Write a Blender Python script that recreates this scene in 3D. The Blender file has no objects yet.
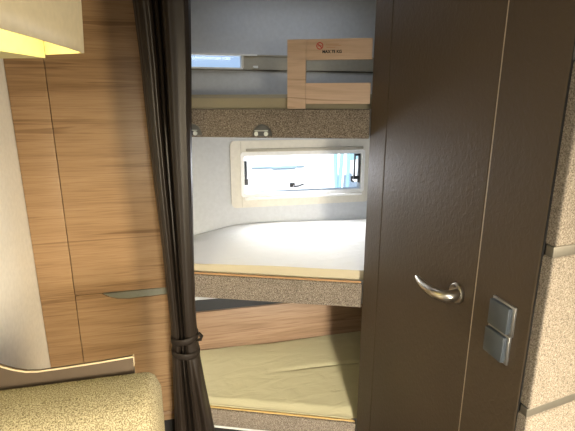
import bpy, bmesh, math, random
from mathutils import Vector, Matrix
random.seed(4)
sc = bpy.context.scene
col = sc.collection

# ------------------------------------------------------------------ camera
cd = bpy.data.cameras.new('camera'); cam = bpy.data.objects.new('camera', cd); col.objects.link(cam)
cd.sensor_width = 36.0; cd.lens = 27.05; cd.clip_start = 0.02
cam.location = (0, 0, 1.6)
cam.rotation_euler = (math.radians(90 - 14.4), 0, math.radians(-13.0))
sc.camera = cam

# ------------------------------------------------------------------ world, sun, lights, exposure
sc.view_settings.view_transform = 'Standard'
sc.view_settings.look = 'None'
sc.view_settings.gamma = 1.0
sc.view_settings.use_curve_mapping = False
sc.view_settings.exposure = 0.0
W = bpy.data.worlds.new('world'); sc.world = W; W.use_nodes = True
wn = W.node_tree.nodes; wn['Background'].inputs[0].default_value = (0.50, 0.70, 1.0, 1); wn['Background'].inputs[1].default_value = 1.0

def lamp(name, kind, loc, target, power, color, **kw):
    d = bpy.data.lights.new(name, kind); o = bpy.data.objects.new(name, d); col.objects.link(o)
    o.location = loc
    v = Vector(target) - Vector(loc)
    o.rotation_euler = v.to_track_quat('-Z', 'Y').to_euler()
    d.energy = power; d.color = color
    for k, a in kw.items(): setattr(d, k, a)
    return o
lamp('sun', 'SUN', (-4, -6, 8), (0, 3, 0), 9.0, (1, 0.96, 0.9), angle=0.01)
# daylight through the front window and the small bunk window, plus added fills
lamp('front_window_light', 'AREA', (0.36, -1.9, 1.20), (0.33, 1.6, 0.25), 14.5, (1.0, 0.90, 0.72), shape='RECTANGLE', size=0.36, size_y=0.6, spread=math.radians(48))
lamp('side_fill_light', 'AREA', (1.35, -0.70, 1.30), (-0.55, 1.5, 0.62), 17, (1.0, 0.84, 0.58), shape='RECTANGLE', size=0.6, size_y=0.8, spread=math.radians(75))  # added warm fill to brighten the left wall, wardrobe and seat
lamp('roof_light', 'AREA', (0.1, -0.5, 2.07), (0.1, -0.5, 0), 12, (1.0, 0.96, 0.9), shape='RECTANGLE', size=0.8, size_y=0.8)
lamp('bunk_window_light', 'AREA', (0.54, 1.97, 1.28), (0.46, 1.2, 1.0), 4.0, (0.95, 0.96, 1.0), shape='RECTANGLE', size=0.56, size_y=0.15)
lamp('bunk_fill_light', 'AREA', (0.45, 1.7, 2.06), (0.45, 1.75, 1.0), 0.9, (0.80, 0.88, 1.0), shape='RECTANGLE', size=0.6, size_y=0.3)  # added unseen fill over the top bunk

# ------------------------------------------------------------------ materials
def new_mat(name):
    m = bpy.data.materials.new(name); m.use_nodes = True
    nt = m.node_tree; b = nt.nodes['Principled BSDF']
    return m, nt, b
def coords(nt, scale=(1, 1, 1), rot=(0, 0, 0)):
    tc = nt.nodes.new('ShaderNodeTexCoord'); mp = nt.nodes.new('ShaderNodeMapping')
    mp.inputs['Scale'].default_value = scale; mp.inputs['Rotation'].default_value = rot
    nt.links.new(tc.outputs['Object'], mp.inputs['Vector']); return mp.outputs['Vector']
def noise(nt, vec, scale, detail=3, rough=0.5, dist=0.0):
    n = nt.nodes.new('ShaderNodeTexNoise'); n.inputs['Scale'].default_value = scale
    n.inputs['Detail'].default_value = detail; n.inputs['Roughness'].default_value = rough
    n.inputs['Distortion'].default_value = dist
    nt.links.new(vec, n.inputs['Vector']); return n.outputs['Fac']
def ramp(nt, fac, stops):
    r = nt.nodes.new('ShaderNodeValToRGB'); e = r.color_ramp.elements
    while len(e) < len(stops): e.new(0.5)
    for i, (p, c) in enumerate(stops): e[i].position = p; e[i].color = (*c, 1)
    nt.links.new(fac, r.inputs['Fac']); return r.outputs['Color']
def mix(nt, a, b, fac, mode='MIX'):
    m = nt.nodes.new('ShaderNodeMix'); m.data_type = 'RGBA'; m.blend_type = mode
    if isinstance(fac, float): m.inputs[0].default_value = fac
    else: nt.links.new(fac, m.inputs[0])
    nt.links.new(a, m.inputs[6]); nt.links.new(b, m.inputs[7]); return m.outputs[2]
def bump(nt, b, h, strength, dist=0.01):
    n = nt.nodes.new('ShaderNodeBump'); n.inputs['Strength'].default_value = strength; n.inputs['Distance'].default_value = dist
    nt.links.new(h, n.inputs['Height']); nt.links.new(n.outputs['Normal'], b.inputs['Normal'])
def setb(b, rough=0.5, metal=0.0, spec=None, color=None):
    b.inputs['Roughness'].default_value = rough; b.inputs['Metallic'].default_value = metal
    if spec is not None: b.inputs['Specular IOR Level'].default_value = spec
    if color is not None: b.inputs['Base Color'].default_value = (*color, 1)
def plain(name, color, rough=0.5, metal=0.0, spec=None, bmp=0.0, bscale=60):
    m, nt, b = new_mat(name)
    v = coords(nt); n = noise(nt, v, bscale, 2)
    c = ramp(nt, n, [(0.3, tuple(x * 0.96 for x in color)), (0.7, tuple(min(1, x * 1.04) for x in color))])
    nt.links.new(c, b.inputs['Base Color']); setb(b, rough, metal, spec)
    if bmp: bump(nt, b, n, bmp, 0.004)
    return m
def wood(name, dark, mid, light, rough=0.38, scale=1.0, plank=0.085, streak=0.6):
    """grain running along x, soft dark streaks stacked along z"""
    m, nt, b = new_mat(name)
    v = coords(nt, (0.55 * scale, 3.0, 9 * scale))
    n1 = noise(nt, v, 2.2, 4, 0.55, 1.0)
    v2 = coords(nt, (2.2, 8.0, 85 * scale)); n2 = noise(nt, v2, 2.6, 3, 0.6, 0.25)
    c1 = ramp(nt, n1, [(0.28, dark), (0.45, mid), (0.62, light), (0.8, mid)])
    c2 = ramp(nt, n2, [(0.30, (0.62, 0.57, 0.53)), (0.55, (1, 1, 1))])
    c = mix(nt, c1, c2, streak, 'MULTIPLY')
    v3 = coords(nt, (0.9, 3, 26 * scale)); n3 = noise(nt, v3, 1.5, 2, 0.5, 1.2)
    c3 = ramp(nt, n3, [(0.31, (0.56, 0.50, 0.45)), (0.38, (1, 1, 1))])
    c = mix(nt, c, c3, 0.7, 'MULTIPLY')
    nt.links.new(c, b.inputs['Base Color']); setb(b, rough, spec=0.35)
    bump(nt, b, n2, 0.12, 0.001)
    return m
def speckle(name, a, bcol, c, scale=330, rough=0.95):
    m, nt, b = new_mat(name)
    v = coords(nt); n = noise(nt, v, scale, 2, 0.6)
    cc = ramp(nt, n, [(0.36, a), (0.5, bcol), (0.64, c)])
    nt.links.new(cc, b.inputs['Base Color']); setb(b, rough, spec=0.15)
    bump(nt, b, n, 0.5, 0.002)
    return m
def leather(name, color):
    m, nt, b = new_mat(name)
    v = coords(nt, (1, 1, 0.8), (0.5, 0, 0)); n = noise(nt, v, 95, 3, 0.55, 0.6)
    v2 = coords(nt, (1, 1, 1)); n2 = noise(nt, v2, 3, 2)
    c = ramp(nt, n2, [(0.3, tuple(x * 0.93 for x in color)), (0.7, tuple(x * 1.07 for x in color))])
    nt.links.new(c, b.inputs['Base Color']); setb(b, 0.54, spec=0.36)
    bump(nt, b, n, 0.35, 0.004)
    return m
def cloth(name, color, bmp=0.25, scale=14, rough=0.85, sheen=0.0, stretch=(1, 3, 3)):
    m, nt, b = new_mat(name)
    v = coords(nt, stretch, (0, 0, 0.25)); n = noise(nt, v, scale, 3, 0.5, 0.8)
    setb(b, rough, spec=0.2, color=color)
    if sheen: b.inputs['Sheen Weight'].default_value = sheen
    bump(nt, b, n, bmp, 0.01)
    return m
def emit(name, color, strength):
    m, nt, b = new_mat(name); setb(b, 0.6, color=color)
    b.inputs['Emission Color'].default_value = (*color, 1); b.inputs['Emission Strength'].default_value = strength
    return m
def glass(name, tint=(1, 1, 1), fac=0.08):
    m = bpy.data.materials.new(name); m.use_nodes = True; nt = m.node_tree; nt.nodes.clear()
    o = nt.nodes.new('ShaderNodeOutputMaterial'); t = nt.nodes.new('ShaderNodeBsdfTransparent'); g = nt.nodes.new('ShaderNodeBsdfGlossy')
    x = nt.nodes.new('ShaderNodeMixShader'); t.inputs[0].default_value = (*tint, 1); g.inputs['Roughness'].default_value = 0.05
    x.inputs[0].default_value = fac
    nt.links.new(t.outputs[0], x.inputs[1]); nt.links.new(g.outputs[0], x.inputs[2]); nt.links.new(x.outputs[0], o.inputs[0]); return m

M = dict(
    wall=plain('wall_white', (0.66, 0.66, 0.65), 0.6),
    wall_warm=plain('wall_warm_white', (0.78, 0.76, 0.71), 0.6),
    bunk_wall=plain('bunk_wall_grey', (0.54, 0.56, 0.59), 0.55),
    ceiling=plain('ceiling_white', (0.7, 0.7, 0.68), 0.7),
    floor=plain('floor_dark', (0.06, 0.05, 0.045), 0.5),
    walnut=wood('walnut', (0.25, 0.150, 0.075), (0.335, 0.21, 0.112), (0.38, 0.245, 0.135)),
    walnut_low=wood('walnut_locker', (0.23, 0.145, 0.09), (0.32, 0.21, 0.135), (0.38, 0.255, 0.17), scale=0.9, streak=0.75),
    beech=wood('beech', (0.58, 0.415, 0.30), (0.65, 0.475, 0.35), (0.69, 0.515, 0.39), 0.45, 1.3, streak=0.25),
    brown=leather('brown_panel', (0.082, 0.059, 0.038)),
    edge=plain('edge_band', (0.50, 0.42, 0.33), 0.4),
    dark=plain('dark_gap', (0.012, 0.011, 0.010), 0.7),
    darkgrey=plain('dark_grey', (0.075, 0.078, 0.085), 0.5),
    rail_fabric=speckle('taupe_speckled_fabric', (0.09, 0.07, 0.055), (0.21, 0.175, 0.14), (0.38, 0.33, 0.27)),
    seat_fabric=speckle('beige_speckled_fabric', (0.13, 0.105, 0.06), (0.29, 0.25, 0.155), (0.44, 0.39, 0.26), 380),
    panel_fabric=speckle('sand_speckled_fabric', (0.12, 0.10, 0.08), (0.21, 0.18, 0.145), (0.30, 0.265, 0.22), 380),
    strap=plain('grey_strap', (0.13, 0.12, 0.10), 0.35, 0.3),
    white_cloth=cloth('white_sheet', (0.78, 0.77, 0.73), 0.5, 9),
    cream_cloth=cloth('cream_border', (0.56, 0.50, 0.36), 0.15, 16),
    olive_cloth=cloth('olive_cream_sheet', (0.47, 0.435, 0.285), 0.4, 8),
    dim_cloth=cloth('khaki_sheet', (0.36, 0.32, 0.23), 0.2, 8),
    gold=plain('golden_piping', (0.50, 0.34, 0.12), 0.6),
    orange=plain('tan_piping', (0.45, 0.26, 0.12), 0.6),
    curtain=plain('brown_satin', (0.019, 0.0135, 0.010), 0.42, 0.0, 0.4),
    tie=cloth('dark_tie', (0.020, 0.015, 0.012), 0.1, 20, 0.5),
    frame=plain('window_frame_cream', (0.66, 0.63, 0.55), 0.45),
    frame_w=plain('window_bead_white', (0.80, 0.80, 0.78), 0.4),
    blind=plain('blind_beige', (0.40, 0.37, 0.30), 0.6),
    black=plain('black_plastic', (0.015, 0.016, 0.02), 0.4),
    steel=plain('satin_steel', (0.62, 0.58, 0.50), 0.28, 1.0),
    chrome=plain('chrome_edge', (0.5, 0.5, 0.5), 0.3, 0.9),
    switch=plain('blue_grey_plastic', (0.070, 0.083, 0.095), 0.4),
    puck=plain('grey_plastic', (0.17, 0.175, 0.17), 0.3, 0.3),
    clear=plain('pale_plastic', (0.75, 0.80, 0.78), 0.15),
    grip=plain('grey_green_grip', (0.25, 0.25, 0.20), 0.35, 0.4),
    cream=plain('cream_locker', (0.70, 0.61, 0.42), 0.5),
    lime=plain('cream_inner', (0.72, 0.68, 0.38), 0.5),
    glow=emit('warm_light_strip', (1.0, 0.88, 0.34), 7.0),
    board=plain('brown_board', (0.085, 0.062, 0.043), 0.45),
    tan=plain('tan_edge', (0.52, 0.42, 0.28), 0.4),
    red=plain('red_print', (0.55, 0.05, 0.04), 0.5),
    ink=plain('black_print', (0.012, 0.01, 0.01), 0.5),
    faint=plain('faded_orange_print', (0.55, 0.26, 0.13), 0.5),
    glass=glass('clear_pane', (0.97, 0.99, 1.0), 0.05),
    gravel=plain('white_gravel', (0.80, 0.79, 0.76), 0.9),
    van=plain('white_paint', (0.85, 0.85, 0.85), 0.4),
    sill=plain('pale_blue_grey_trim', (0.30, 0.42, 0.46), 0.4),
    blue=plain('pale_blue_paint', (0.26, 0.44, 0.52), 0.5),
    bark=plain('brown_post', (0.30, 0.17, 0.10), 0.8),
)

# ------------------------------------------------------------------ mesh helpers (world coordinates)
def BM(): return bmesh.new()
def box(bm, x0, x1, y0, y1, z0, z1, bev=0.0, seg=2):
    vs = [bm.verts.new((x, y, z)) for z in (z0, z1) for y in (y0, y1) for x in (x0, x1)]
    fs = [bm.faces.new([vs[i] for i in f]) for f in ((0, 2, 3, 1), (4, 5, 7, 6), (0, 1, 5, 4), (2, 6, 7, 3), (0, 4, 6, 2), (1, 3, 7, 5))]
    if bev:
        es = list({e for f in fs for e in f.edges})
        bmesh.ops.bevel(bm, geom=es, offset=bev, segments=seg, affect='EDGES', profile=0.5)
    return vs
def prism(bm, pts, d, bev=0.0, seg=2):
    """extrude a planar polygon (3d points) by vector d"""
    a = [bm.verts.new(p) for p in pts]; b = [bm.verts.new(Vector(p) + Vector(d)) for p in pts]
    n = len(a); fs = [bm.faces.new(a), bm.faces.new(b[::-1])]
    for i in range(n): fs.append(bm.faces.new((a[i], b[i], b[(i + 1) % n], a[(i + 1) % n])))
    if bev:
        es = list({e for f in fs[:2] for e in f.edges})
        bmesh.ops.bevel(bm, geom=es, offset=bev, segments=seg, affect='EDGES', profile=0.5)
def ring(bm, outer, inner, d):
    """frame: two loops with the same vertex count joined, extruded by d"""
    D = Vector(d); n = len(outer)
    o = [bm.verts.new(p) for p in outer]; i = [bm.verts.new(p) for p in inner]
    O = [bm.verts.new(Vector(p) + D) for p in outer]; I = [bm.verts.new(Vector(p) + D) for p in inner]
    for k in range(n):
        j = (k + 1) % n
        bm.faces.new((o[k], o[j], i[j], i[k])); bm.faces.new((O[k], I[k], I[j], O[j]))
        bm.faces.new((o[k], O[k], O[j], o[j])); bm.faces.new((i[k], i[j], I[j], I[k]))
def rrect(x0, x1, z0, z1, r, y, n=5):
    pts = []
    for cx, cz, a0 in ((x1 - r, z1 - r, 0), (x0 + r, z1 - r, 90), (x0 + r, z0 + r, 180), (x1 - r, z0 + r, 270)):
        for k in range(n + 1):
            a = math.radians(a0 + 90 * k / n); pts.append((cx + r * math.cos(a), y, cz + r * math.sin(a)))
    return pts
def tube(bm, path, radii, n=10, flat=1.0, cap=True):
    path = [Vector(p) for p in path]
    if isinstance(radii, (int, float)): radii = [radii] * len(path)
    rings = []
    for i, p in enumerate(path):
        t = (path[min(i + 1, len(path) - 1)] - path[max(i - 1, 0)]).normalized()
        up = Vector((0, 0, 1)) if abs(t.z) < 0.9 else Vector((1, 0, 0))
        s = t.cross(up).normalized(); u = s.cross(t)
        rings.append([bm.verts.new(p + s * radii[i] * flat * math.cos(2 * math.pi * k / n) + u * radii[i] * math.sin(2 * math.pi * k / n)) for k in range(n)])
    for a, b in zip(rings, rings[1:]):
        for k in range(n): bm.faces.new((a[k], a[(k + 1) % n], b[(k + 1) % n], b[k]))
    if cap: bm.faces.new(rings[0][::-1]); bm.faces.new(rings[-1])
def closed_tube(bm, path, r, n=8, flat=1.0):
    path = [Vector(p) for p in path]; N = len(path); rings = []
    for i, p in enumerate(path):
        t = (path[(i + 1) % N] - path[i - 1]).normalized(); u0 = Vector((0, 0, 1)); s = t.cross(u0).normalized(); u = s.cross(t)
        rings.append([bm.verts.new(p + s * r * flat * math.cos(2 * math.pi * k / n) + u * r * math.sin(2 * math.pi * k / n)) for k in range(n)])
    for i in range(N):
        a, b = rings[i], rings[(i + 1) % N]
        for k in range(n): bm.faces.new((a[k], a[(k + 1) % n], b[(k + 1) % n], b[k]))
def lathe(bm, prof, origin, axis, n=24):
    """prof: (radius, height) along axis from origin"""
    ax = Vector(axis).normalized(); t = Vector((0, 0, 1)) if abs(ax.z) < 0.9 else Vector((1, 0, 0))
    s = ax.cross(t).normalized(); u = s.cross(ax); o = Vector(origin); rings = []
    for r, h in prof:
        rings.append([bm.verts.new(o + ax * h + (s * math.cos(2 * math.pi * k / n) + u * math.sin(2 * math.pi * k / n)) * max(r, 1e-5)) for k in range(n)])
    for a, b in zip(rings, rings[1:]):
        for k in range(n): bm.faces.new((a[k], a[(k + 1) % n], b[(k + 1) % n], b[k]))
    bm.faces.new(rings[0][::-1]); bm.faces.new(rings[-1])

OFF = {}
def link(name, bm, mat, parent=None, smooth=False, loc=None):
    """ONE mesh object; its origin is its own base point (or its thing's)"""
    bmesh.ops.recalc_face_normals(bm, faces=bm.faces)
    if parent is not None: org = OFF[parent.name]
    elif loc is not None: org = Vector(loc)
    else:
        vs = [v.co for v in bm.verts]
        org = Vector(((min(v.x for v in vs) + max(v.x for v in vs)) / 2, (min(v.y for v in vs) + max(v.y for v in vs)) / 2, min(v.z for v in vs)))
    bmesh.ops.translate(bm, verts=bm.verts, vec=-org)
    me = bpy.data.meshes.new(name); bm.to_mesh(me); bm.free()
    me.materials.append(mat)
    if smooth:
        for p in me.polygons: p.use_smooth = True
        try: me.set_sharp_from_angle(angle=math.radians(38))
        except Exception: pass
    o = bpy.data.objects.new(name, me); col.objects.link(o)
    if parent is not None: o.parent = parent
    else: o.location = org
    OFF[o.name] = org
    return o
def tag(o, label, cat, group=None):
    o['label'] = label; o['category'] = cat
    if group: o['group'] = group
    return o
def thing(name, loc, label, cat, group=None):
    o = bpy.data.objects.new(name, None); o.empty_display_size = 0.05; col.objects.link(o); o.location = loc
    OFF[o.name] = Vector(loc); return tag(o, label, cat, group)
def structure(name, bm, mat, parent=None, smooth=False):
    o = link(name, bm, mat, parent, smooth)
    if parent is None: o['kind'] = 'structure'
    return o
def sbox(name, mat, *a, bev=0.0):
    bm = BM(); box(bm, *a, bev=bev); return structure(name, bm, mat)
def part(name, mat, parent, *a, bev=0.0, smooth=None):
    bm = BM(); box(bm, *a, bev=bev); return link(name, bm, mat, parent, smooth=bool(bev) if smooth is None else smooth)
def dup(root, loc, label, group=None):
    r = root.copy(); col.objects.link(r); r.location = loc; r['label'] = label
    if group: r['group'] = group
    for ch in root.children:
        c = ch.copy(); col.objects.link(c); c.parent = r
        for g in ch.children:
            d = g.copy(); col.objects.link(d); d.parent = c
    return r

# ------------------------------------------------------------------ the shell
LX, RX, WY, BY = -0.60, 0.60, 1.75, 2.00       # left wall, right wall face, wardrobe face, bunk back wall
CZ = 2.10
sbox('floor', M['floor'], LX - 0.04, 2.05, -2.04, BY + 0.04, -0.04, 0)
sbox('ceiling', M['ceiling'], LX - 0.04, 2.05, -2.04, BY + 0.04, CZ, CZ + 0.04)
sbox('wall_left', M['wall_warm'], LX - 0.04, LX, -2.04, BY + 0.04, 0, CZ)
sbox('wall_front', M['wall_warm'], LX, 2.05, -2.04, -2.0, 0, CZ)
sbox('wall_bathroom', M['wall'], 2.01, 2.05, -2.0, BY + 0.04, 0, CZ)

# back wall with the holes of its two windows
W1 = (0.250, 0.833, 1.193, 1.372)
W2 = (-0.01, 0.252, 1.754, 1.808)
bm = BM()
xs = [LX, W2[0], W1[0], W2[1], W1[1], 2.01]; zs = [0, W1[2], W1[3], W2[2], W2[3], CZ]
for i in range(5):
    for j in range(5):
        x = (xs[i] + xs[i + 1]) / 2; z = (zs[j] + zs[j + 1]) / 2
        if any(a < x < b and c < z < d for a, b, c, d in (W1, W2)): continue
        box(bm, xs[i], xs[i + 1], BY, BY + 0.04, zs[j], zs[j + 1])
bmesh.ops.remove_doubles(bm, verts=bm.verts, dist=1e-5)
structure('wall_back', bm, M['bunk_wall'])

# window_1: small framed hinged window above the middle bunk
bm = BM()
n = 6
ring(bm, rrect(0.190, 0.880, 1.127, 1.440, 0.022, BY - 0.014, n), rrect(W1[0], W1[1], W1[2], W1[3], 0.010, BY - 0.014, n), (0, 0.016, 0))
w1 = structure('window_1', bm, M['frame'])
bm = BM(); ring(bm, rrect(0.236, 0.848, 1.178, 1.388, 0.014, BY - 0.019, n), rrect(W1[0] + .002, W1[1] - .002, W1[2] + .002, W1[3] - .002, 0.008, BY - 0.019, n), (0, 0.006, 0))
link('window_bead', bm, M['frame_w'], w1)
part('blind_rail', M['blind'], w1, 0.262, 0.835, BY - 0.026, BY - 0.014, 1.392, 1.404, bev=0.003)
part('blind_rail', M['frame_w'], w1, 0.252, 0.838, BY - 0.024, BY - 0.014, 1.163, 1.176, bev=0.003)
part('frame_joint', M['blind'], w1, 0.2385, 0.240, BY - 0.0155, BY - 0.0135, 1.13, 1.437)
part('window_pane', M['glass'], w1, W1[0], W1[1], BY + 0.022, BY + 0.026, W1[2], W1[3])
for s, x in (('l', 0.262), ('r', 0.800)):
    bm = BM()
    if s == 'l':
        tube(bm, [(x, BY + .004, 1.345), (x, BY + .004, 1.25)], 0.0065, 8); box(bm, x - 0.008, x + 0.010, BY - .006, BY + .015, 1.232, 1.262, .002)
    else:
        box(bm, x, x + 0.006, BY - .004, BY + .012, 1.240, 1.366, .002); box(bm, x + 0.023, x + 0.030, BY - .004, BY + .012, 1.222, 1.366, .002)
        box(bm, x + 0.004, x + 0.025, BY - .004, BY + .012, 1.356, 1.366); box(bm, x - 0.002, x + 0.025, BY - .004, BY + .012, 1.240, 1.256)
        tube(bm, [(x - .012, BY, 1.256), (x - .010, BY, 1.232), (x, BY, 1.228)], 0.005, 8)
    link('window_stay', bm, M['black'], w1)
bm = BM(); box(bm, 0.475, 0.500, BY, BY + .018, 1.212, 1.232, .003); tube(bm, [(0.49, BY - .004, 1.217), (0.515, BY - .006, 1.219), (0.545, BY - .004, 1.228)], [.006, .005, .003], 8)
link('window_catch', bm, M['black'], w1)

# window_2: low slot window of the upper bunk with a long blind strip beside it
bm = BM()
ring(bm, rrect(W2[1] + .004, 1.5, 1.750, 1.812, 0.004, BY - 0.012, 3), rrect(W2[1] + .012, 1.49, 1.757, 1.806, 0.003, BY - 0.012, 3), (0, 0.012, 0))
w2 = structure('window_2', bm, M['blind'])
part('blind', M['blind'], w2, W2[1] + .01, 1.492, BY - 0.008, BY, 1.755, 1.808)
part('top_bead', M['frame_w'], w2, -0.03, 0.322, BY - 0.018, BY - 0.0125, 1.806, 1.813)
part('bottom_bead', M['frame_w'], w2, -0.03, W2[1] + .006, BY - 0.018, BY, 1.749, 1.756)
part('side_bead', M['frame'], w2, W2[1], W2[1] + .010, BY - 0.018, BY + .004, 1.756, 1.806)
part('blind_catch', M['frame_w'], w2, 0.303, 0.325, BY - 0.018, BY - .006, 1.754, 1.765, bev=.002)
part('shadow_strip', M['strap'], w2, -0.08, 1.5, BY - 0.006, BY, 1.744, 1.749)  # thin grey strip standing in for the shadow line under the blind
part('window_pane', M['glass'], w2, W2[0], W2[1], BY + 0.022, BY + 0.026, W2[2], W2[3])

# right-hand brown wall with its door
t = 0.030
sbox('trim_1', M['brown'], RX, RX + t, 1.2495, 1.372, 0, CZ, bev=.003)
bm = BM(); box(bm, RX, RX + t, 0.604, 0.7645, 0, CZ, .003); wr = structure('wall_right', bm, M['brown'])
part('edge_band', M['edge'], wr, RX + .001, RX + .012, 0.7642, 0.7670, 0, CZ)
part('end_band', M['dark'], wr, RX + .001, RX + t - .004, 0.6025, 0.6043, 0, CZ)
bm = BM(); box(bm, RX + t, 2.01, 1.342, 1.372, 0, CZ); structure('wall_bunk_front', bm, M['wall'])
bm = BM(); box(bm, RX + t, 2.01, 0.640, 0.668, 0, CZ); structure('wall_partition', bm, M['board'])
bm = BM(); box(bm, RX + .0005, RX + t, 0.7685, 1.2480, 0.03, CZ - .03, .002); d1 = structure('door_1', bm, M['brown'])
# lever handle
hy, hz = 0.8237, 1.1713
bm = BM(); lathe(bm, [(0.0, 0.0), (0.0245, 0.0), (0.0245, 0.005), (0.021, 0.009), (0.0, 0.0095)], (RX, hy, hz), (-1, 0, 0), 28)
dh = link('door_handle', bm, M['steel'], d1, True); dh['label'] = 'curved satin steel lever handle'
pts = [(0.5915, 0.8139, 1.1766), (0.575, 0.808, 1.1734), (0.562, 0.8116, 1.1719), (0.553, 0.8219, 1.1719), (0.549, 0.8449, 1.1697), (0.549, 0.867, 1.1691), (0.5505, 0.8928, 1.1684), (0.553, 0.9143, 1.1699), (0.556, 0.9344, 1.1721)]
bm = BM(); tube(bm, pts, [.0115, .0135, .0134, .0126, .0117, .0106, .0094, .0080, .0052], 16)
link('lever', bm, M['steel'], dh, True)

# ------------------------------------------------------------------ wardrobe at the left: plain walnut filler and two doors
wd = thing('wardrobe', (-0.35, WY, 0), 'walnut wardrobe wall with grooved doors behind the grey seat board', 'wardrobe')
part('carcass', M['dark'], wd, LX + .002, -0.103, WY + .020, BY - .002, 0.0, CZ - .002)
part('side_panel', M['walnut'], wd, LX + .002, -0.4725, WY, WY + .019, 0.21, CZ - .003, bev=.001)
part('door', M['walnut'], wd, -0.4695, -0.103, WY, WY + .019, 0.8585, CZ - .003, bev=.001)
# lower door with a scooped finger grip in its top edge
pr = [(-0.4695, 0.262), (-0.103, 0.262), (-0.103, 0.826), (-0.20, 0.823), (-0.27, 0.821), (-0.31, 0.825), (-0.34, 0.835), (-0.365, 0.850), (-0.372, 0.8555), (-0.4695, 0.8555)]
bm = BM(); prism(bm, [(x, WY, z) for x, z in pr], (0, .019, 0)); ld = link('door', bm, M['walnut'], wd)
pg = [(-0.366, 0.8525), (-0.103, 0.8555), (-0.103, 0.828), (-0.20, 0.825), (-0.27, 0.823), (-0.31, 0.827), (-0.34, 0.837)]
bm = BM(); prism(bm, [(x, WY + .004, z) for x, z in pg], (0, .014, 0)); link('finger_grip', bm, M['grip'], ld)['label'] = 'grey scooped finger grip'
part('bottom_panel', M['walnut'], wd, -0.4695, -0.103, WY, WY + .019, 0.213, 0.246)
part('bottom_strip', M['walnut_low'], wd, -0.4695, -0.103, WY - .004, WY + .018, 0.246, 0.260, bev=.002)

# ------------------------------------------------------------------ bunks (front edge runs skewed)
P0 = Vector((-0.005, 1.619)); DV = Vector((math.cos(math.radians(-21.2)), math.sin(math.radians(-21.2)))); NV = Vector((-DV.y, DV.x))
def fp(s, o=0.0): p = P0 + DV * s + NV * o; return p.x, p.y
def fy(x, o=0.0): return P0.y + (x - P0.x) * DV.y / DV.x + o / DV.x
SL, SR = -0.060, 0.652                        # visible front rail from the left end to the brown wall
def front_block(bm, s0, s1, o0, o1, z0, z1, bev=0.0):
    a = [(*fp(s0, o0), z0), (*fp(s1, o0), z0), (*fp(s1, o1), z0), (*fp(s0, o1), z0)]
    prism(bm, a, (0, 0, z1 - z0), bev)
def bunk(label, zt, zb, mat_trim):
    b = thing('bunk_bed', (0.5, 1.7, zb), label, 'bunk', 'bunks stacked in the rear of the caravan')
    bm = BM(); front_block(bm, SL, SR, 0, 0.026, zb, zt, .005); link('front_rail', bm, M['rail_fabric'], b, True)
    bm = BM()
    poly = [(-0.098, fy(-0.098, .028)), (0.602, fy(0.602, .028) + .0), (0.64, 1.404), (1.99, 1.404), (1.99, BY - .002), (-0.098, BY - .002)]
    prism(bm, [(x, y, zb + .004) for x, y in poly], (0, 0, zt - zb - .005)); link('bed_base', bm, M['bunk_wall'], b)
    if mat_trim:
        bm = BM(); tube(bm, [(*fp(s, .012), zt + .003) for s in (SL, .2, .4, SR - .004)], .0042, 8); link('piping', bm, mat_trim, b, True)
    return b
top = bunk('top bunk with two grey half round brackets on its speckled rail', 1.585, 1.487, None)
mid = bunk('middle bunk with speckled front rail below the framed window', 0.957, 0.861, M['orange'])
low = bunk('lowest bunk with speckled front rail near the floor', 0.349, 0.268, M['gold'])
part_bm = BM(); front_block(part_bm, SL, SR, .002, .024, 0.258, 0.266); link('lower_strip', part_bm, M['frame_w'], low)
part_bm = BM(); front_block(part_bm, SL, SR, .030, .050, 0.0, 0.262); link('plinth', part_bm, M['dark'], low)
# half round brackets under the top bunk's rail: domed back with two pale sockets
for s in (0.030, 0.284):
    bm = BM(); N = 12; R = .034
    lv = []
    for j, (rr, dd) in enumerate(((1.0, 0.0), (1.0, .006), (.93, .013), (.72, .020), (.40, .023))):
        lv.append([(*fp(s + R * rr * math.cos(math.pi * k / N), -dd), 1.494 + .040 * rr * math.sin(math.pi * k / N)) for k in range(N + 1)])
    vr = [[bm.verts.new(p) for p in l] for l in lv]
    for a, c in zip(vr, vr[1:]):
        for k in range(N): bm.faces.new((a[k], a[k + 1], c[k + 1], c[k]))
    bm.faces.new(vr[-1])
    for l in (vr,): bm.faces.new([l[j][0] for j in range(5)] + [l[j][-1] for j in range(4, -1, -1)]); bm.faces.new(vr[0][::-1])
    br = link('ladder_bracket', bm, M['puck'], top, True); br['label'] = 'grey half round plastic bracket'
    for k in (-1, 1):
        bm = BM(); lathe(bm, [(0, 0), (.0075, 0), (.0075, .006), (.004, .007), (0, .007)], (*fp(s + k * .017, -.018), 1.502), (NV.x * -1, NV.y * -1, 0), 14); link('socket', bm, M['clear'], br, True)
    bm = BM(); front_block(bm, s - .010, s + .010, -.026, -.018, 1.4955, 1.511, .001); link('slot', bm, M['darkgrey'], br)
    bm = BM(); front_block(bm, s - .024, s + .024, -.025, -.018, 1.511, 1.514, .0008); link('slot_rim', bm, M['clear'], br)

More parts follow.
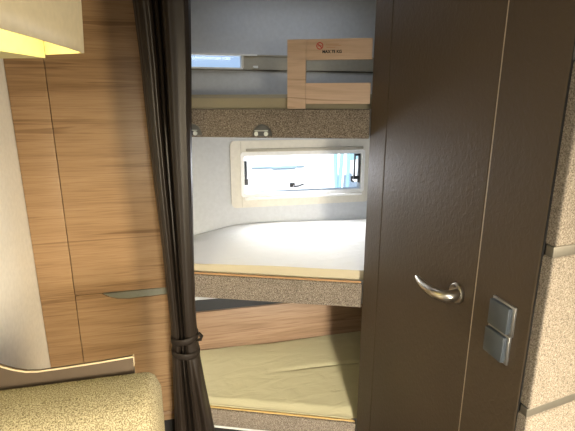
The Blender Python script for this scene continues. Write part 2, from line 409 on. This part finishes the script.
# mattresses: body grid with a front edge, a crowned top and rounded ends
def mattress(name, label, x0, x1, zbase, front_z, top_fn, mat_top, mat_side, off=.029, yb=BY - .006, r=.016, nx=90, ny=34, group='mattresses on the bunks'):
    def front(x): return fy(x, off) if x < 0.60 else max(fy(0.60, off), 1.412)
    bm = BM(); g = []
    for i in range(nx + 1):
        x = x0 + (x1 - x0) * i / nx; row = []
        for j in range(ny + 1):
            v = (j / ny) ** 1.25; y = front(x) + (yb - front(x)) * v
            row.append(bm.verts.new((x, y, top_fn(x, y, front(x)))))
        g.append(row)
    for i in range(nx):
        for j in range(ny): bm.faces.new((g[i][j], g[i + 1][j], g[i + 1][j + 1], g[i][j + 1]))
    # side skirts at the ends and back
    loop = [g[0][j] for j in range(ny, -1, -1)][:-1]
    def skirt(seq):
        low_ = [bm.verts.new((v.co.x, v.co.y, zbase)) for v in seq]
        for k in range(len(seq) - 1): bm.faces.new((seq[k], seq[k + 1], low_[k + 1], low_[k]))
    skirt(g[0]); skirt(g[nx]); skirt([g[i][ny] for i in range(nx + 1)])
    m = link(name, bm, mat_top, None, True, loc=(0.5, 1.7, zbase)); tag(m, label, 'mattress', group)
    bm = BM(); st = []
    for i in range(nx + 1):
        x = x0 + (x1 - x0) * i / nx; y = front(x); zt = top_fn(x, y, y)
        st.append([bm.verts.new((x, y, zbase)), bm.verts.new((x, y - .004, zbase + .4 * (zt - zbase))), bm.verts.new((x, y - .003, zbase + .85 * (zt - zbase))), bm.verts.new((x, y, zt))])
    for a, c in zip(st, st[1:]):
        for k in range(3): bm.faces.new((a[k], c[k], c[k + 1], a[k + 1]))
    link('border', bm, mat_side, m, True)
    return m
def sm(a, b, x):
    u = max(0, min(1, (x - a) / (b - a))); return u * u * (3 - 2 * u)
def wr_(x, y, a):
    return a * (math.sin(9 * x + 31 * y) * .5 + math.sin(23 * x - 17 * y + 1.3) * .3 + math.sin(41 * x + 7 * y) * .2)
def mid_top(x, y, f):
    v = (y - f) / (BY - f)
    edge = 0.991 + 0.006 * sm(0, .35, x)
    back = 0.999 + 0.046 * sm(-0.06, .26, x) - .012 * sm(.4, .9, x)
    return edge + (back - edge) * sm(-.15, .95, v) + .010 * math.sin(math.pi * min(v, 1)) * sm(-.05, .2, x) + wr_(x, y, .0012)
mattress('mattress', 'white sheeted mattress with cream border on the middle bunk', -0.095, 1.95, 0.9575, 0.99, mid_top, M['white_cloth'], M['cream_cloth'])
def up_top(x, y, f):
    v = (y - f)
    return 1.622 + .013 * sm(0, .03, v) - .03 * sm(.30, .345, x) * (1 - sm(.35, .6, x)) * 0 + wr_(x, y, .0006)
mattress('mattress', 'khaki mattress on the top bunk behind the guard rail', -0.095, 1.95, 1.5855, 1.61, up_top, M['dim_cloth'], M['dim_cloth'], off=.032)
LB = 1.855
def low_top(x, y, f):
    v = (y - f) / (LB - f)
    z = 0.358 + .014 * sm(0, .10, v) + .110 * (0.6 * v + 0.4 * sm(0, 1, v))
    c = (0.45 * math.sin(38 * x + 24 * y) + .35 * math.sin(71 * x + 11 * y + 1)) * .0035 * sm(0, .05, v) * (1 - sm(.12, .35, v))
    d1_ = y - (1.675 - .06 * (x - .55)); z -= .007 * math.exp(-(d1_ / .006) ** 2) * sm(.28, .46, x)
    d2_ = y - (1.855 + .03 * (x - .44)); z -= .005 * math.exp(-(d2_ / .006) ** 2) * sm(.15, .35, x)
    return z + c + wr_(x, y, .0008)
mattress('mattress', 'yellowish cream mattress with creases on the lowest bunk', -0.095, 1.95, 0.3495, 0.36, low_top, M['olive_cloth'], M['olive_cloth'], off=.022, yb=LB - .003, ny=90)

# low locker along the back of the lowest bunk
lk = thing('storage_locker', (0.5, 1.95, 0.352), 'low walnut locker panel along the back of the lowest bunk', 'locker')
part('front_panel', M['walnut_low'], lk, -0.098, 1.98, 1.860, 1.876, 0.352, 0.672, bev=.001)
part('top_panel', M['darkgrey'], lk, -0.098, 1.98, 1.876, BY - .004, 0.656, 0.671)  # top board coloured dark grey

# guard rail of beech boards with its printed notice
gs0, gs1, gs2 = 0.372, 0.434, 0.650
gr = thing('guard_rail', (*fp(.5), 1.586), 'pale beech guard rail with red no smoking print on the top bunk', 'guard rail')
bm = BM(); front_block(bm, gs0, gs1, .002, .020, 1.586, 1.808, .0015); link('post', bm, M['beech'], gr)
bm = BM(); front_block(bm, gs1 + .0006, gs2, .003, .019, 1.743, 1.808, .0015); ur = link('rail', bm, M['beech'], gr)
bm = BM(); front_block(bm, gs1 + .0006, gs2, .003, .019, 1.602, 1.670, .0015); link('rail', bm, M['beech'], gr)
# notice: ring with a slash, faded lines and the load limit
Q0 = Vector((*fp(0.4795, .0026), 1.7865))
dv3 = Vector((DV.x, DV.y, 0)); nv3 = Vector((NV.x, NV.y, 0))
def on_rail(a, b): return Q0 + dv3 * a + Vector((0, 0, b))
bm = BM(); n = 24
ring(bm, [on_rail(.0115 * math.cos(2 * math.pi * k / n), .0115 * math.sin(2 * math.pi * k / n)) for k in range(n)],
     [on_rail(.0085 * math.cos(2 * math.pi * k / n), .0085 * math.sin(2 * math.pi * k / n)) for k in range(n)], nv3 * -.0004)
c45 = math.cos(math.radians(45))
prism(bm, [on_rail(-.0085 * c45 - .001, .0085 * c45 - .001), on_rail(-.0085 * c45 + .001, .0085 * c45 + .001), on_rail(.0085 * c45 + .001, -.0085 * c45 + .001), on_rail(.0085 * c45 - .001, -.0085 * c45 - .001)], nv3 * -.0004)
prism(bm, [on_rail(-.006, -.0015), on_rail(.006, -.0015), on_rail(.006, .0012), on_rail(-.006, .0012)], nv3 * -.0003)
link('prohibition_sign', bm, M['red'], ur)['label'] = 'red crossed ring printed on the rail'
bm = BM()
for a0, a1, b in ((.020, .062, .0045), (.018, .070, -.0005), (.022, .050, -.0055)):
    prism(bm, [on_rail(a0, b - .0006), on_rail(a1, b - .0006), on_rail(a1, b + .0006), on_rail(a0, b + .0006)], nv3 * -.0003)
link('printed_lines', bm, M['faint'], ur)
def text_mesh(body, size):
    cu = bpy.data.curves.new('txt', 'FONT'); cu.body = body; cu.size = size; cu.extrude = .0002; cu.offset = size * .045
    to = bpy.data.objects.new('txt', cu); col.objects.link(to)
    bpy.context.view_layer.update()
    me = bpy.data.meshes.new_from_object(to.evaluated_get(bpy.context.evaluated_depsgraph_get()))
    bpy.data.objects.remove(to); bm = BM(); bm.from_mesh(me); return bm
bm = text_mesh('MAX 75 KG', .0125)
o3 = on_rail(.0085, -.0225) - nv3 * .0004
Mx = Matrix(((dv3.x, 0, -nv3.x, o3.x), (dv3.y, 0, -nv3.y, o3.y), (0, 1, 0, o3.z), (0, 0, 0, 1)))
bmesh.ops.transform(bm, matrix=Mx, verts=bm.verts)
link('printed_text', bm, M['ink'], ur)['label'] = 'small black load limit print'

# ------------------------------------------------------------------ curtain
CY = 1.535
rows = [(2.085, -0.147, .042), (1.917, -0.139, .036), (1.740, -0.130, .029), (1.550, -0.125, .019), (1.346, -0.117, .011), (1.127, -0.107, .003), (0.891, -0.099, -.004),
        (0.790, -0.096, -.003), (0.737, -0.097, .000), (0.702, -0.096, .001), (0.660, -0.099, .003), (0.616, -0.101, .008), (0.549, -0.103, .015), (0.412, -0.107, .033), (0.312, -0.110, .045), (0.10, -0.118, .072), (0.02, -0.120, .080)]
def cw(z):
    for (z1, a1, b1), (z0, a0, b0) in zip(rows, rows[1:]):
        if z0 <= z <= z1:
            u = (z - z0) / (z1 - z0); return a0 + (a1 - a0) * u, b0 + (b1 - b0) * u
    return rows[-1][1:]
folds = [(0.0, .008), (.05, -.004), (.11, -.014), (.18, -.018), (.26, -.008), (.31, .012), (.335, .020), (.36, .004), (.39, -.006), (.42, .010), (.445, .026), (.475, .006), (.53, -.016), (.62, -.026), (.74, -.029), (.88, -.027), (.95, -.021), (1.0, -.010)]
def fold(u):
    for (u0, a), (u1, b) in zip(folds, folds[1:]):
        if u0 <= u <= u1:
            k = (u - u0) / (u1 - u0); k = k * k * (3 - 2 * k); return a + (b - a) * k
    return folds[-1][1]
bm = BM(); NU, NZ = 96, 110; vv = []
for j in range(NZ + 1):
    z = 2.085 - (2.085 - .02) * j / NZ; a, b = cw(z)
    tight = math.exp(-((z - .705) / .07) ** 2)
    row = []
    for i in range(NU + 1):
        u = i / NU
        uu = u + .012 * math.sin(2.1 * z + 5 * u) * (1 - tight) * math.sin(math.pi * u)
        d = fold(min(1, max(0, uu))) * (1 - .35 * tight)
        if z < .70: d += .010 * math.sin(30 * u + 6 * z) * sm(.66, .4, z) * 0 + (.012 * math.sin(u * 21) * sm(.0, .35, .70 - z) if u > .6 else 0)
        row.append(bm.verts.new((a + (b - a) * u, CY + d - .010 * math.sin(math.pi * u), z)))
    vv.append(row)
for j in range(NZ):
    for i in range(NU): bm.faces.new((vv[j][i], vv[j][i + 1], vv[j + 1][i + 1], vv[j + 1][i]))
bm.normal_update()
cu = thing('curtain', (-0.04, CY, 0.0), 'dark brown gathered curtain tied back beside the bunks', 'curtain')
c_ = link('drape', bm, M['curtain'], cu, True)
so = c_.modifiers.new('thick', 'SOLIDIFY'); so.thickness = .002
for zc, tilt in ((.742, .006), (.680, -.004)):
    bm = BM(); N = 40; a, b = cw(zc); cx = (a + b) / 2; rx = (b - a) / 2 + .003
    rings = []
    for k in range(N):
        an = 2 * math.pi * k / N
        x = cx + rx * math.cos(an); y = CY + .002 + .043 * math.sin(an); z = zc + tilt * math.cos(an) + .004 * math.sin(an)
        h = .013; q = Vector((math.cos(an), math.sin(an), 0)) * .0012
        rings.append([bm.verts.new(Vector((x, y, z + h))), bm.verts.new(Vector((x, y, z + h * .3)) + q), bm.verts.new(Vector((x, y, z - h * .5)) + q * .8), bm.verts.new(Vector((x, y, z - h)))])
    for k in range(N):
        p, q = rings[k], rings[(k + 1) % N]
        for m_ in range(3): bm.faces.new((p[m_], q[m_], q[m_ + 1], p[m_ + 1]))
    tb = link('tie_band', bm, M['tie'], cu, True)
    tb.modifiers.new('thick', 'SOLIDIFY').thickness = .002
    if zc > .7:
        bm = BM(); tube(bm, [(b - .006, CY - .03, .735), (b + .010, CY - .036, .742), (b + .014, CY - .032, .752), (b + .006, CY - .026, .762), (b - .002, CY - .02, .752)], [.004, .007, .008, .006, .003], 10)
        link('tie_knot', bm, M['tie'], tb, True)
rl = BM(); tube(rl, [(-0.098, CY, 2.088), (0.592, CY, 2.088)], .006, 10); rl = tag(link('curtain_rail', rl, M['chrome'], None, True), 'thin metal curtain rail along the ceiling above the dark curtain', 'curtain rail')

# ------------------------------------------------------------------ light switches
sw = thing('light_switch', (RX, 0.670, 1.1905), 'upper of the two square grey switches on the brown wall', 'switch', 'square light switches')
part('plate', M['chrome'], sw, RX - .005, RX + .0002, 0.639, 0.702, 1.1590, 1.2220, bev=.0012)
rk = part('rocker', M['switch'], sw, RX - .0145, RX - .0045, 0.6445, 0.6990, 1.163, 1.218, bev=.002)
dup(sw, (RX, 0.6735, 1.1265), 'lower of the two square grey switches on the brown wall')

# ------------------------------------------------------------------ padded panel at the right edge
pp = thing('padded_panel', (0.61, 0.612, 0.30), 'sand coloured padded panel with grey cross straps beside the brown wall', 'padded panel')
AN = math.radians(9)
def pbox(name, mat, x0, x1, y0, y1, z0, z1, bev=0.0, slope=0.0, bulge=False):
    bm = BM(); vs0 = box(bm, x0, x1, y0, y1, z0, z1, bev, 4)
    for v in bm.verts:
        dx = v.co.x - .606; v.co.y += dx * math.tan(AN); v.co.z += slope * dx
    return link(name, bm, mat, pp, True)
pbox('cushion', M['panel_fabric'], 0.604, 1.10, 0.580, 0.632, 1.362, 1.668, .006)
pbox('cushion', M['panel_fabric'], 0.603, 1.10, 0.580, 0.628, 1.038, 1.344, .006)
pbox('cushion', M['panel_fabric'], 0.602, 1.10, 0.580, 0.626, 0.60, 1.021, .006)
pbox('strap', M['strap'], 0.6035, 1.10, 0.583, 0.600, 1.343, 1.3625, .001, .0)
pbox('strap', M['strap'], 0.602, 1.10, 0.583, 0.600, 1.0205, 1.0385, .001, .0)
pbox('backing', M['dark'], 0.634, 1.12, 0.6300, 0.637, 0.30, 2.0)

# ------------------------------------------------------------------ seat in the left foreground
st = thing('seat', (-0.36, 0.70, 0), 'beige speckled seat back in front of a dark curved board', 'seat')
bp = []
prof = [(-0.597, 1.19), (-0.56, 1.115), (-0.52, 1.070), (-0.48, 1.038), (-0.443, 1.015), (-0.42, 1.003), (-0.395, .9945), (-0.37, .9915), (-0.32, .9925), (-0.23, .9960), (-0.158, 1.000), (-0.158, .60), (-0.597, .60)]
bm = BM(); prism(bm, [(x, 1.000, z) for x, z in prof], (0, .012, 0)); bd = link('back_board', bm, M['board'], st)
bm = BM(); tube(bm, [(x, 1.0005, z + .001) for x, z in prof[:11]], .0022, 8); link('edge_trim', bm, M['tan'], bd, True)
part('end_trim', M['tan'], bd, -0.159, -0.1565, 1.000, 1.0125, .975, 1.0015)
# back cushion: swept rounded profile with round right-hand corner
bm = BM(); NX = 40
yp = [(.9985, .62), (.9985, .80), (.9985, .940), (.994, .958), (.982, .967), (.960, .969), (.92, .968), (.885, .964), (.862, .953), (.846, .933), (.838, .905), (.834, .85), (.832, .75), (.834, .62)]
cy0, cz0 = .917, .79
rowsC = []
for i in range(NX + 1):
    x = -0.597 + (0.597 - .097) * (i / NX)
    e = max(0, (x - (-0.097 - .035)) / .035); k = math.sqrt(max(0, 1 - e * e)); k = .55 + .45 * k
    rowsC.append([bm.verts.new((x, 1.0 - (1.0 - y) * (1 - .30 * (1 - k) / .45) if y < 1 else 1.0 , z - (z > .9) * (1 - k) / .45 * .045)) for y, z in yp])
for a, b in zip(rowsC, rowsC[1:]):
    for k in range(len(yp) - 1): bm.faces.new((a[k], b[k], b[k + 1], a[k + 1]))
bm.faces.new(rowsC[0]); bm.faces.new(rowsC[-1][::-1])
link('back_cushion', bm, M['seat_fabric'], st, True)
part('seat_cushion', M['seat_fabric'], st, -0.597, -0.105, 0.33, 0.90, 0.40, 0.55, bev=.03)
part('seat_base', M['walnut'], st, -0.597, -0.11, 0.36, 1.02, 0.0, 0.40, bev=.004)

# ------------------------------------------------------------------ overhead locker with a curved light valance at the upper left
ol = thing('overhead_locker', (-0.45, 0.8, 1.7), 'cream overhead locker with yellow glowing light strip at the top left', 'locker')
zb = 1.712
bm = BM(); prism(bm, [(LX + .001, -.6, zb), (-0.50, -.6, zb), (-0.452, .90, zb), (-0.380, 1.105, zb), (-0.331, 1.246, zb), (LX + .001, 1.33, zb)], (0, 0, CZ - zb - .001)); link('body', bm, M['lime'], ol)
# valance: outward leaning curved sheet
zv = 1.72
vl = [(-0.455, .30), (-0.37, .55), (-0.322, .70), (-0.284, .838), (-0.258, .975), (-0.238, 1.10), (-0.229, 1.17), (-0.2275, 1.184), (-0.236, 1.193)]
bm = BM(); ch = []
for j in range(9):
    h = j / 8; ch.append([bm.verts.new((x + .012 * math.sin(h * 1.57), y + .004 * h, zv + (CZ - .002 - zv) * h)) for x, y in vl])
for a, b in zip(ch, ch[1:]):
    for k in range(len(vl) - 1): bm.faces.new((a[k], a[k + 1], b[k + 1], b[k]))
bm.normal_update()
va = link('light_valance', bm, M['cream'], ol, True); sm_ = va.modifiers.new('thick', 'SOLIDIFY'); sm_.thickness = .005
bm = BM(); prism(bm, [(-0.231, 1.186, zv), (-0.330, 1.2465, zv), (-0.332, 1.251, zv), (-0.230, 1.192, zv)], (0, 0, CZ - zv - .003)); link('end_panel', bm, M['cream'], ol)
bm = BM(); prism(bm, [(-0.240, 1.183, 1.80), (-0.330, 1.238, 1.80), (-0.375, 1.11, 1.80), (-0.445, .905, 1.80), (-0.49, .5, 1.80), (-0.40, .5, 1.80), (-0.292, .838, 1.80)], (0, 0, .01)); link('light_strip', bm, M['glow'], ol)

# ------------------------------------------------------------------ outside, seen through the panes
sbox('ground', M['gravel'], -14, 16, 2.3, 40, -0.65, -0.6)
vn = thing('van', (1.6, 6.2, -0.6), 'white vehicle parked outside beyond the small window', 'vehicle')
bm = BM(); prism(bm, [(-2.2, y, z) for y, z in ((5.15, -.25), (5.17, .55), (5.24, .9), (5.5, 1.45), (5.75, 1.6), (6.6, 1.6), (6.9, .9), (6.9, -.25))], (6.4, 0, 0), .04); link('body', bm, M['van'], vn, True)
part('side_moulding', M['sill'], vn, .75, 1.42, 5.20, 5.26, .850, .862, bev=.006)
part('side_moulding', M['sill'], vn, 1.0, 1.30, 5.19, 5.26, .838, .852, bev=.006)
for x in (-1.1, 3.0):
    bm = BM(); lathe(bm, [(0, 0), (.30, 0), (.33, .04), (.33, .18), (.30, .2), (0, .2)], (x, 5.14, -.27), (0, 1, 0), 24); link('wheel', bm, M['black'], vn, True)
fr = thing('folding_frame', (2.0, 4.6, -0.6), 'pale blue crossed folding frame outside the right end of the small window', 'frame')
def bar(a, b, w=.03):
    bm = BM(); tube(bm, [a, b], w, 8); link('bar', bm, M['blue'], fr, True)
bar((1.60, 4.6, -.6), (1.70, 4.6, 1.25), .022); bar((1.70, 4.6, -.6), (1.60, 4.6, 1.25), .022); bar((1.76, 4.62, -.6), (1.78, 4.62, 1.25), .022); bar((1.58, 4.6, .45), (1.80, 4.62, .45), .018)
bm = BM(); prism(bm, [(1.76, 4.60, .98), (2.02, 4.60, 1.03), (2.02, 4.60, 1.16), (1.80, 4.60, 1.12)], (0, .03, 0)); link('sail', bm, M['blue'], fr)
